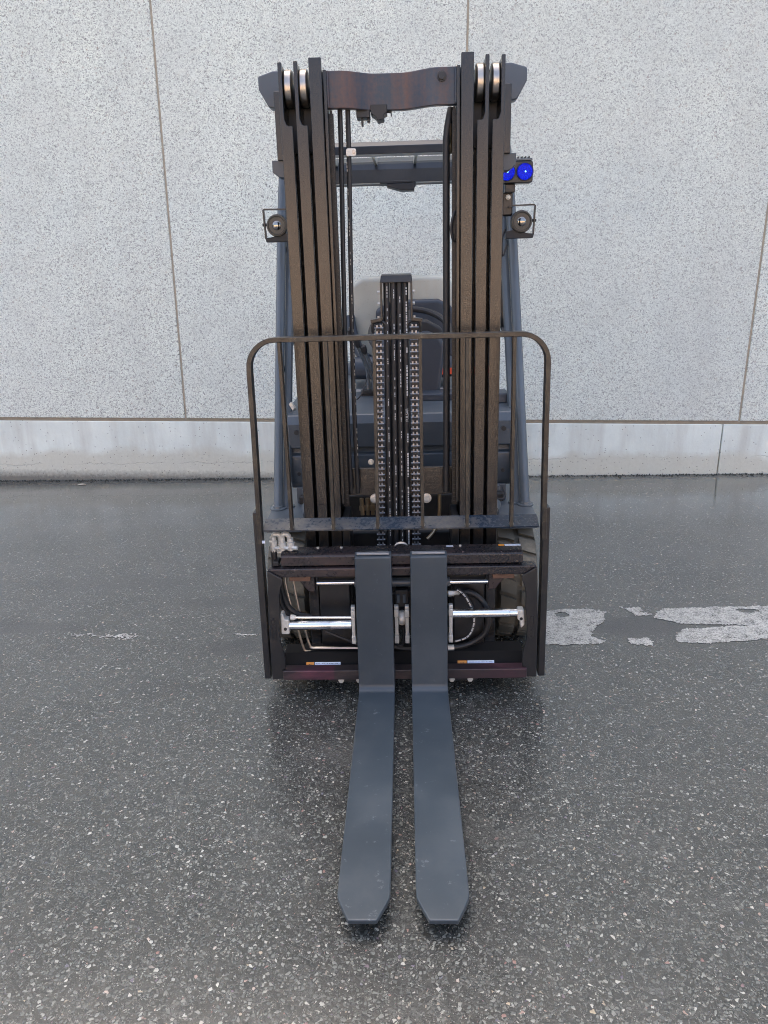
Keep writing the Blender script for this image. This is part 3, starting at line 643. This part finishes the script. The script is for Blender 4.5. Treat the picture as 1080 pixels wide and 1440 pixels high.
def printed_hose(x, xb, r, mode):
    a, b = Vector((xb,2.803,.47)), Vector((x,2.803,1.472)); hs = MB().rings([a, a.lerp(b,.35), a.lerp(b,.7), b], r, 12).build('lift_hose', RUBBER, truck)
    z = .02; mb = MB(); ln = (b-a).length
    while z < .985:
        d = rnd.uniform(.003,.010); gap = rnd.uniform(.0015,.004) if rnd.random() < .9 else rnd.uniform(.02,.06)
        if mode == 2 and .46 < z < .60: z = .60; continue
        p = a.lerp(b, z); q = a.lerp(b, min(z+d/ln,.99)); wd = .0016 if mode == 0 else .0026
        ox = .002 if mode == 0 else .0035
        if mode != 0 or rnd.random() < .55:
            mb.hexa([p+Vector((ox-wd,-r-.0004,0)),p+Vector((ox+wd,-r-.0004,0)),p+Vector((ox+wd,-r+.004,0)),p+Vector((ox-wd,-r+.004,0)),q+Vector((ox-wd,-r-.0004,0)),q+Vector((ox+wd,-r-.0004,0)),q+Vector((ox+wd,-r+.004,0)),q+Vector((ox-wd,-r+.004,0))])
        z += (d+gap)/ln
    mb.build('hose_print', WHITEP, hs)['kind'] = 'stuff'; return hs
printed_hose(-.0335,-.044,.0112,0); printed_hose(-.010,-.019,.0112,0); printed_hose(.0115,.004,.0108,0); hp = printed_hose(.033,.027,.0105,2)
tx = bpy.data.curves.new('hose_lettering', 'FONT'); tx.body = 'PULSAR'; tx.size = .0145; tx.extrude = .0008; tx.align_x = 'CENTER'; tx.align_y = 'CENTER'
to = bpy.data.objects.new('hose_lettering_text', tx); COL.objects.link(to); dg = bpy.context.evaluated_depsgraph_get(); tm = bpy.data.meshes.new_from_object(to.evaluated_get(dg)); bpy.data.objects.remove(to); tm.materials.clear(); tm.materials.append(WHITEP)
place(tm, 'hose_lettering', (.0322,2.7918,1.000), hp, (R(90), R(-90), 0))
MB().tube([(-.024,2.635,.480),(-.025,2.635,.522),(-.014,2.635,.546),(.002,2.635,.552),(.017,2.635,.546),(.028,2.635,.522),(.027,2.635,.480)], .0062, 10).build('hose_eye', STEEL, truck)
MB().box(-.03,.035,2.61,2.66,.470,.488).build('hose_eye_base', BARM, truck, bev=.004)

# ---- hoses and chains inside the mast
for x, r_, nm in ((-.186,.0085,'mast_hose'),(-.160,.0085,'mast_hose')):
    hh = MB().tube([(x+.012,2.80,2.03),(x+.010,2.80,1.85),(x+.002,2.80,1.5),(x-.004,2.80,1.1),(x-.002,2.80,.70)], r_, 10).build(nm, RUBBER, truck)
    mb = MB(); z = .85
    while z < 1.98:
        if rnd.random() < .6: mb.box(x+.002, x+.0045, 2.7910-.0005, 2.793, z, z+.008)
        z += .012
    if nm == 'mast_hose' and x > -.17: mb.build('hose_print', simple('faded_print',(.30,.28,.24),.7), hh)['kind'] = 'stuff'
for x in (-.2025, .2035):
    lc2 = MB().box(x-.0035, x+.0035, 2.775, 2.792, .66, 2.02).build('mast_chain', DIRTY, truck)
    for i in range(84): place(lkA, 'chain_link', (x, 2.783, .67+i*.016), lc2, (0,0,R(90)))
MB().tube([(.1775,2.80,.70),(.1785,2.80,1.2),(.1785,2.80,1.85),(.181,2.80,1.94),(.188,2.80,1.985),(.196,2.81,2.02)], .0122, 12).build('lift_hose', RUBBER, truck)
MB().lathe([(-.010,.068),(-.008,.073),(0,.064),(.008,.073),(.010,.068)], (.2005,2.86,1.955), (1,0,0), 32).build('hose_sheave', BRASS, truck)
MB().tube([(.2065,2.77,1.70),(.198,2.765,1.672),(.194,2.765,1.640),(.199,2.765,1.612),(.206,2.77,1.600)], .0055, 8).build('cable_loop', RUBBER, truck)
vb = MB().box(-.12,-.075,2.80,2.86,2.000,2.038).box(-.105,-.098,2.81,2.84,1.978,2.0).box(-.085,-.075,2.81,2.84,1.988,2.0).prism([(-.072,2.038),(-.018,2.038),(-.018,2.012),(-.028,2.008),(-.028,1.994),(-.050,1.990),(-.056,2.002),(-.072,2.012)],2.80,2.87).build('valve_block', DIRTY, truck, bev=.002)
MB().cyl((-.018,2.83,2.022),(-.004,2.83,2.022),.006,n=8).build('valve_port', DIRTY, vb); MB().box(-.006,-.002,2.815,2.845,2.008,2.036).build('valve_lever', DIRTY, vb)
pc_ = MB().prism(rr(-.158,-.124,1.882,1.906,.006), 2.786, 2.790).build('hose_clip', ZINC, truck, bev=.001); MB().lathe([(0,.0065),(.005,.0065)], (-.132,2.786,1.895), (0,-1,0), 6).build('clip_bolt', STEEL, pc_)
for k, (x, a) in enumerate(((-.158,.03),(-.135,.02),(-.115,.018))): MB().lathe([(0,.009),(.03,.009),(.031,.012),(.05,.012),(.052,.008),(.07,.008)], (x,2.95,.635), (a,-.1,-1), 8).build('brass_fitting', BRASS, truck)
MB().tube([(.155,2.90,.67),(.155,2.90,.60),(.150,2.90,.545),(.130,2.89,.505),(.105,2.88,.48)], .0075, 10).build('steel_line', BRASS, truck)

# ---- chassis, fenders, cowl
cw = MB().prism([(3.16,.655),(3.16,.768),(3.185,.772),(3.185,.796),(3.155,.80),(3.145,.905),(3.165,.940),(3.26,.968),(3.60,.972),(3.60,.62),(3.18,.62)], -.475, .475, 'x').build('front_cowl', BLUEGREY, truck, bev=.006)
for sg in (-1,1):
    MB().cyl((sg*.436,3.150,.872),(sg*.436,3.140,.872),.010,n=14).build('cowl_plug', DARKP, cw); MB().cyl((sg*.437,3.165,.688),(sg*.437,3.157,.688),.008,n=12).build('cowl_hole', DARKP, cw)
MB().box(-.475,.475,3.19,3.20,.773,.795).build('cowl_slot', DARKP, cw)
MB().box(.30,.47,3.24,3.36,.960,1.005).build('side_console', NAVY, truck, bev=.008); MB().box(-.05,.26,3.30,3.44,.965,1.000).build('dash_step', NAVY, truck, bev=.008)
MB().box(-.44,.44,3.12,4.6,.20,.60).build('chassis', DIRTY, truck, bev=.01)
MB().box(-.35,.35,2.95,3.12,.22,.50).build('drive_axle', DIRTY, truck, bev=.02)
for sg in (-1,1):
    fd = MB().prism([(sg*.385,.0),(sg*.548,.0),(sg*.548,.62),(sg*.385,.62)], .545, .562, 'z')
    for v_ in fd.v: v_.y += 2.895
    fd = fd.build('fender', BLUEGREY, truck, bev=.004)
    MB().box(*sorted((sg*.40,sg*.545)), 2.885, 2.8945, .515, .562).build('fender_lip', BLUEGREY, fd, bev=.003)
    MB().lathe([(0,.024),(.10,.024),(.102,.016),(.14,.016)], (sg*.382,2.95,.60), (-sg*.2,-1,.0), 14).build('tilt_pin_boss', BLUEGREY, truck)
    MB().prism([(sg*.362,.70),(sg*.375,.675),(sg*.405,.665),(sg*.405,.645),(sg*.362,.640)], 2.99, 3.03).build('tilt_bracket', BLUEGREY, truck, bev=.003)
    MB().box(*sorted((sg*.40,sg*.45)), 3.14, 3.158, .56, .632).build('inner_panel', BLUEGREY, truck, bev=.004)
MB().tube([(.43,3.10,.63),(.44,3.08,.60),(.425,3.07,.585),(.40,3.07,.59)], .004, 8).build('brake_line', RUBBER, truck)

# ---- overhead guard
og = MB().prism([(3.45,1.978),(3.45,2.008),(3.472,2.028),(3.53,2.028),(3.53,1.978)], -.47, .47, 'x').build('overhead_guard', GUARD, truck, bev=.002, ang=15)
MB().prism([(4.27,1.955),(4.27,2.018),(4.283,2.046),(4.30,2.058),(4.44,2.098),(4.44,2.08),(4.34,2.04),(4.34,1.955)], -.47, .47, 'x').build('guard_rear_beam', GUARD, og, bev=.002, ang=15)
MB().prism([(4.345,1.955),(4.345,1.975),(4.42,1.975),(4.42,1.955)], -.45, .45, 'x').build('guard_rear_channel', DARKP, og)
for x in (-.31,-.105,.095,.30): MB().bar((x,3.53,2.012),(x,4.30,2.055),.014,.03,(0,0,1)).build('guard_bar', SEATG, og, bev=.002)
for sg in (-1,1):
    path = [(sg*.522,3.06,.556),(sg*.512,3.17,.90),(sg*.497,3.34,1.42),(sg*.484,3.44,1.76),(sg*.474,3.475,1.90),(sg*.468,3.50,1.99),(sg*.466,3.56,2.02)]
    pl = MB().rings(smooth(path,5), .0195, 16).build('guard_pillar', PILLAR, og)
    p2 = [(sg*(abs(x)-.034), y+.022, z) for x,y,z in path]; MB().rings(smooth(p2,5), .0185, 8).build('pillar_inner_rib', PILLAR, pl)
    MB().lathe([(0,.034),(.006,.034),(.007,.024),(.016,.022)], (sg*.521,3.06,.562), (0,0,1), 18).build('pillar_foot', PILLAR, pl); MB().lathe([(0,.028),(.006,.028),(.007,.02),(.012,.018)], (sg*.481,3.09,.562), (0,0,1), 18).build('pillar_foot', PILLAR, pl)
    side = [(sg*.466,3.55,2.02),(sg*.466,4.0,2.045),(sg*.466,4.33,2.05)]; MB().rings(smooth(side,4), .024, 12).build('guard_side_rail', PILLAR, og)
    rear = [(sg*.466,4.33,2.05),(sg*.472,4.42,1.99),(sg*.490,4.50,1.70),(sg*.500,4.52,1.30),(sg*.505,4.50,1.05),(sg*.50,4.46,.90)]; MB().rings(smooth(rear,5), .022, 12).build('guard_rear_pillar', PILLAR, og)
    gh = [(sg*.500,3.43,1.62),(sg*.478,3.56,1.585),(sg*.474,3.60,1.50),(sg*.480,3.60,1.30),(sg*.488,3.60,1.235),(sg*.512,3.42,1.15),(sg*.515,3.26,1.12)]; MB().tube(gh, .013, 10).build('grab_handle', BLACK, og)
rl_ = MB().box(-.085,.07,4.15,4.28,1.938,1.950).prism([(-.05,1.937),(.09,1.937),(.09,1.905),(.02,1.905),(-.05,1.925)],4.15,4.25).build('roof_lamp', DARKP, og, bev=.003)
MB().lathe([(0,.045),(.02,.042),(.035,.028),(.042,.004)], (.055,4.20,1.945), (0,0,-1), 18).build('lamp_dome', DARKP, rl_)

# ---- lamps
LENS = NT('lamp_lens'); LENS.set(Base_Color=(.30,.28,.25), Metallic=1., Roughness=.07); vv_ = LENS.vor(140); LENS.bump(vv_.outputs['Distance'], .0012, .03); LENS = LENS.m
GLASS = NT('lamp_glass'); GLASS.set(Base_Color=(.96,.96,.94), Roughness=.03, Transmission_Weight=1.); GLASS = GLASS.m
def headlamp(c, brk):
    c = Vector(c); L = MB().lathe([(-.020,.028),(-.022,.040),(-.012,.043),(.012,.042),(.045,.030),(.060,.016)], c, (0,1,0), 28).build('work_lamp', DARKP, truck)
    MB().lathe([(-.0225,.0405),(-.0265,.0405),(-.0275,.036),(-.0235,.0345)], c, (0,1,0), 28).build('lamp_bezel', paint('bezel'+str(len(bpy.data.materials)), (.05,.045,.035), .4, (.2,.17,.12), .5, 20), L)
    MB().lathe([(-.0225,.0345),(-.0240,.033),(-.0190,.0235),(-.0150,.0225)], c, (0,1,0), 28).build('lamp_reflector', DARKP, L)
    MB().lathe([(-.0300,.002),(-.0290,.009),(-.0260,.016),(-.0215,.0208),(-.0185,.0222),(-.012,.0222)], c, (0,1,0), 28).build('lamp_lens', LENS, L)
    sg = brk
    fr = [(c.x-sg*.058,c.y,c.z+.058),(c.x+sg*.052,c.y-.01,c.z+.066),(c.x+sg*.058,c.y-.01,c.z+.062),(c.x+sg*.052,c.y,c.z-.05)]
    MB().sweep([(p[0],c.y-.006,p[2]) for p in ((c.x-sg*.050,0,c.z+.054),(c.x-sg*.040,0,c.z+.060),(c.x+sg*.048,0,c.z+.062),(c.x+sg*.053,0,c.z+.058),(c.x+sg*.049,0,c.z-.050))], .005, .022).build('lamp_bracket', BLACK, L)
    MB().prism([(c.x-sg*.06,c.z-.062),(c.x+sg*.048,c.z-.062),(c.x+sg*.051,c.z-.046),(c.x+sg*.028,c.z-.044),(c.x-sg*.03,c.z-.030),(c.x-sg*.06,c.z-.035)], c.y-.015, c.y+.03).build('lamp_base', DARKP, L, bev=.002)
    MB().cyl((c.x+sg*.040,c.y-.004,c.z+.004),(c.x+sg*.060,c.y-.004,c.z+.004),.006,n=8).build('lamp_knob', BLACK, L)
headlamp((.500,3.25,1.686), 1); headlamp((-.476,3.25,1.698), -1)
MB().tube([(.44,3.27,1.66),(.425,3.25,1.62),(.43,3.25,1.56),(.45,3.28,1.60)], .005, 8).build('lamp_cable', RUBBER, truck)
MB().box(.425,.470,3.27,3.30,1.71,1.80).build('lamp_arm', BLACK, truck, bev=.008); MB().lathe([(0,.010),(.006,.010),(.007,.005),(.014,.005)], (.449,3.268,1.780), (0,-1,0), 8).build('lamp_arm_bolt', ZINC, truck)
BLUE = NT('blue_led_lens'); vv_ = BLUE.vor(260); BLUE.set(Base_Color=(.0,.0,.05), Roughness=.35, Specular_IOR_Level=.15, Emission_Color=BLUE.mix(BLUE.ramp(vv_.outputs['Distance'], [(.1,0),(.6,1)]), (.004,.035,1.), (.0,.002,.30)), Emission_Strength=.24); BLUE = BLUE.m
BCEN = simple('blue_led_core', (.3,.6,1.), .3, emit=((.15,.55,1.), 1.0))
bl = MB().prism(rr(.405,.537,1.826,1.905,.010), 3.215, 3.275).build('blue_warning_light', BLACK, truck, bev=.004)
MB().prism(rr(.408,.534,1.9055,1.914,.004), 3.215, 3.268).build('light_heat_sink', PILLAR, bl, bev=.002)
for i in range(9): MB().box(.412+i*.0135,.4165+i*.0135,3.225,3.262,1.9145,1.922).build('cooling_fin', BLACK, bl)
for x in (.436,.505):
    MB().lathe([(0,.0335),(.003,.0335),(.004,.0315),(.001,.0310)], (x,3.2145,1.866), (0,-1,0), 28).build('lens_ring', DARKP, bl)
    l_ = MB().lathe([(0,.0305),(.0032,.0298),(.0045,.026),(.0038,.024),(.0050,.008)], (x,3.2145,1.866), (0,-1,0), 28).build('blue_lens', BLUE, bl)
    MB().lathe([(0,.003),(.002,.001)], (x+.002,3.2090,1.866), (0,-1,0), 10).build('led_core', BCEN, l_)
MB().box(.433,.472,3.235,3.265,1.795,1.825).build('light_mount', BLACK, bl, bev=.003)
MB().prism([(.37,1.905),(.422,1.905),(.426,1.875),(.37,1.868)], 3.17, 3.205).build('light_visor', BLUEGREY, bl, bev=.003)

# ---- wheels
def wheel(sg, cx, cy, r, wd):
    OFFc = Vector((cx,cy,r))
    wh = bpy.data.objects.new('wheel', None); COL.objects.link(wh); wh.parent = truck; wh.location = OFFc-OFF
    h = wd/2; rg = r-.018
    ty = place(local_mesh(MB().lathe([(-h*.92,r*.60),(-h,r*.72),(-h*.98,r*.88),(-h*.9,rg-.004),(-h*.75,rg),(h*.75,rg),(h*.9,rg-.004),(h*.98,r*.88),(h,r*.72),(h*.92,r*.60)], (0,0,0), (1,0,0), 48), 'tyre', TYRE), 'tyre', (0,0,0), None); ty.parent = wh
    lug = MB(); n = 22
    for k in range(n):
        a0 = 2*math.pi*k/n
        for s2 in (-1,1):
            sec = []
            for (x, da, rr_) in ((.010,.0,r),(h*.55,.05,r),(h*.88,.075,r-.004),(h*1.0,.08,r-.04)):
                for d in (-.105,.105):
                    th = a0+(da if s2>0 else -da+.14)+d
                    for q in (rr_, rg-.03): sec.append((s2*x, q*math.cos(th), q*math.sin(th)))
            b = len(lug.v); lug.v += [Vector(p) for p in sec]
            for i in range(3):
                o = b+4*i; lug.f += [(o,o+2,o+6,o+4),(o+1,o+5,o+7,o+3),(o,o+4,o+5,o+1),(o+2,o+3,o+7,o+6)]
            lug.f += [(b,b+1,b+3,b+2),(b+12,b+14,b+15,b+13)]
    lo = place(local_mesh(lug, 'tread', TYRE), 'tread', (0,0,0), None); lo.parent = wh; lo['kind'] = 'stuff'
    ri = place(local_mesh(MB().lathe([(-h*.8,r*.58),(-h*.8,r*.60),(h*.85,r*.60),(h*.85,r*.54),(h*.4,r*.50),(h*.35,r*.2),(h*.6,r*.16),(h*.6,.005)] if sg>0 else [(-h*.6,.005),(-h*.6,r*.16),(-h*.35,r*.2),(-h*.4,r*.5),(-h*.85,r*.54),(-h*.85,r*.60),(h*.8,r*.60),(h*.8,r*.58)], (0,0,0), (1,0,0), 32), 'rim', BLUEGREY), 'rim', (0,0,0), None); ri.parent = wh
for sg in (-1,1):
    wheel(sg, sg*.462, 3.035, .265, .160); wheel(sg, sg*.40, 4.42, .235, .15)

# ---- operator's place
hd = MB().prism([(3.72,.60),(3.72,.93),(3.76,.96),(4.35,.96),(4.35,.60)], -.46, .46, 'x').build('battery_hood', BLUEGREY, truck, bev=.02)
MB().prism([(4.36,.30),(4.36,.98),(4.40,1.02),(4.70,1.00),(4.86,.90),(4.92,.70),(4.92,.35),(4.86,.22),(4.40,.22)], -.53, .53, 'x').build('counterweight', BLUEGREY, truck, bev=.03, seg=3)
MB().box(-.44,.44,3.20,3.72,.601,.615).build('floor_mat', DARKP, truck)
seat = MB().prism([(3.80,1.0),(3.80,1.07),(3.84,1.11),(4.15,1.08),(4.20,1.0)], -.25, .27, 'x').build('seat', NAVY, truck, bev=.03, seg=3)
def shell(outline, y0, y1, name, mat, par, bev): return MB().prism(outline, y0, y1).build(name, mat, par, bev=bev, seg=3)
sh_o = [(-.245,1.06),(-.262,1.30),(-.250,1.455),(-.18,1.492),(-.055,1.492),(.215,1.492),(.268,1.465),(.292,1.40),(.30,1.06)]
shell(sh_o, 4.02, 4.12, 'seat_back', SEATG, seat, .03)
MB().prism([(-.10,1.08),(-.12,1.33),(-.02,1.375),(.20,1.375),(.265,1.345),(.285,1.30),(.285,1.08)], 3.965, 4.025).build('seat_back_pad', NAVY, seat, bev=.022, seg=3)
MB().tube([(-.255,4.0,1.30),(-.235,3.97,1.20),(-.20,3.94,1.12),(-.16,3.90,1.09)], .028, 12).build('armrest', NAVY, seat)
MB().box(.185,.31,3.775,3.785,1.022,1.052).build('seat_belt', TRED, seat); MB().box(.14,.20,3.90,3.94,.955,1.005).build('belt_buckle', DARKP, seat, bev=.006)
st_c = Vector((.055,3.60,1.235)); ax = Vector((0,-.55,.83)).normalized(); u_ = Vector((1,0,0)); v2_ = ax.cross(u_)
sw = MB().rings([st_c+(u_*math.cos(2*math.pi*k/40)+v2_*math.sin(2*math.pi*k/40))*.185 for k in range(41)], .0145, 10).build('steering_wheel', DARKP, truck)
for a in (90,210,330): MB().rings([st_c+(u_*math.cos(R(a))+v2_*math.sin(R(a)))*.03-ax*.02, st_c+(u_*math.cos(R(a))+v2_*math.sin(R(a)))*.18], [.014,.010], 8).build('wheel_spoke', DARKP, sw)
MB().lathe([(-.05,.05),(-.01,.055),(.0,.04)], st_c, ax, 20).build('wheel_hub', DARKP, sw)
MB().prism([(-.075,.96),(-.085,1.20),(-.05,1.255),(.13,1.255),(.185,1.235),(.205,1.19),(.196,1.10),(.182,1.0),(.186,.96)], 3.40, 3.52).build('steering_column', NAVY, truck, bev=.02, seg=3)
shell([(-.03,1.22),(-.02,1.285),(.04,1.305),(.13,1.300),(.195,1.265),(.20,1.22)], 3.47, 3.56, 'instrument_hood', DARKP, truck, .015)
for k, (x, z) in enumerate(((-.205,1.245),(-.180,1.20),(-.150,1.17))):
    lv = MB().tube([(x,3.46,z),(x+.045,3.49,z-.12),(x+.06,3.50,z-.17),(x+.062,3.50,.965)], .0075, 8).build('control_lever', PILLAR, truck)
    MB().lathe([(0,.008),(.015,.015),(.035,.015),(.045,.006)], (x,3.46,z-.01), (-.3,-.1,1), 12).build('lever_knob', DARKP, lv)
bt = MB()
for i in range(4): bt.prism(rr(-.178,-.105,3.46,3.54,.012), .944+i*.0125, .953+i*.0125, 'z')
bt.prism(rr(-.170,-.113,3.468,3.532,.012), .942, .995, 'z').build('lever_boot', DARKP, truck)
MB().tube([(-.13,3.42,1.10),(-.15,3.40,1.04),(-.175,3.38,.985),(-.21,3.38,.955)], .003, 6).build('cable', RUBBER, truck)
MB().box(-.35,-.06,3.42,3.60,.935,.9425).build('lever_console', NAVY, truck, bev=.004)
MB().hexa([(-.455,3.10,1.0),(-.443,3.10,1.012),(-.437,3.12,1.0),(-.449,3.12,.99),(-.440,3.10,.972),(-.430,3.10,.984),(-.424,3.12,.978),(-.434,3.12,.966)]).build('latch', ZINC, truck, bev=.002)

# ------------------------------------------------------------------ small litter at the wall foot
OFF = Vector()
LEAF = simple('dry_leaf', (.55,.50,.40), .7)
def leaf(loc, s, rz, label):
    mb = MB(); n = 9
    for i in range(n):
        t = i/(n-1); wdt = .42*math.sin(math.pi*min(t*1.05,1))**.8+.02; z = .10*math.sin(math.pi*t)+.04
        mb.v += [Vector(((t-.5)*2*s, -wdt*s, (z+.12*t)*s)), Vector(((t-.5)*2*s, 0, (z-.05)*s)), Vector(((t-.5)*2*s, wdt*s, (z+.10)*s))]
    for i in range(n-1):
        for k in range(2): mb.f.append((3*i+k,3*i+k+1,3*i+4+k,3*i+3+k))
    o = place(local_mesh(mb, 'dry_leaf', LEAF, 80), 'dry_leaf', loc, None, (0,0,rz)); md = o.modifiers.new('thickness','SOLIDIFY'); md.thickness = .0012
    tag(o, label, 'leaf'); return o
zg = lambda x: x*math.tan(TILT)
leaf((-2.50,5.62,zg(-2.50)), .032, .2, 'pale curled dry leaf lying at the foot of the plinth on the left')

# grit and crumbs of moss washed up along the wall foot
GRIT = simple('grit', (.045,.047,.037), .8, 0, .8, 30)
mb = MB()
for i in range(1700):
    x = rnd.uniform(-4.2, 4.2); d_ = abs(rnd.gauss(0, .03))+.006; y = 5.684-.0374*x-d_; sz = rnd.uniform(.004,.014)*(1.3 if rnd.random() < .1 else 1); z = zg(x)
    a = rnd.random()*6.28; p = [Vector((x+sz*math.cos(a+k*2.1)*rnd.uniform(.6,1.2), y+sz*math.sin(a+k*2.1)*rnd.uniform(.6,1.2), z-.002)) for k in range(3)] + [Vector((x+rnd.uniform(-.3,.3)*sz, y+rnd.uniform(-.3,.3)*sz, z+sz*rnd.uniform(.4,1.1)))]
    mb.add(p, [(0,1,3),(1,2,3),(2,0,3),(0,2,1)])
g_ = mb.build('grit', GRIT); tag(g_, 'dark grit and moss crumbs along the foot of the plinth', 'grit', 'stuff')
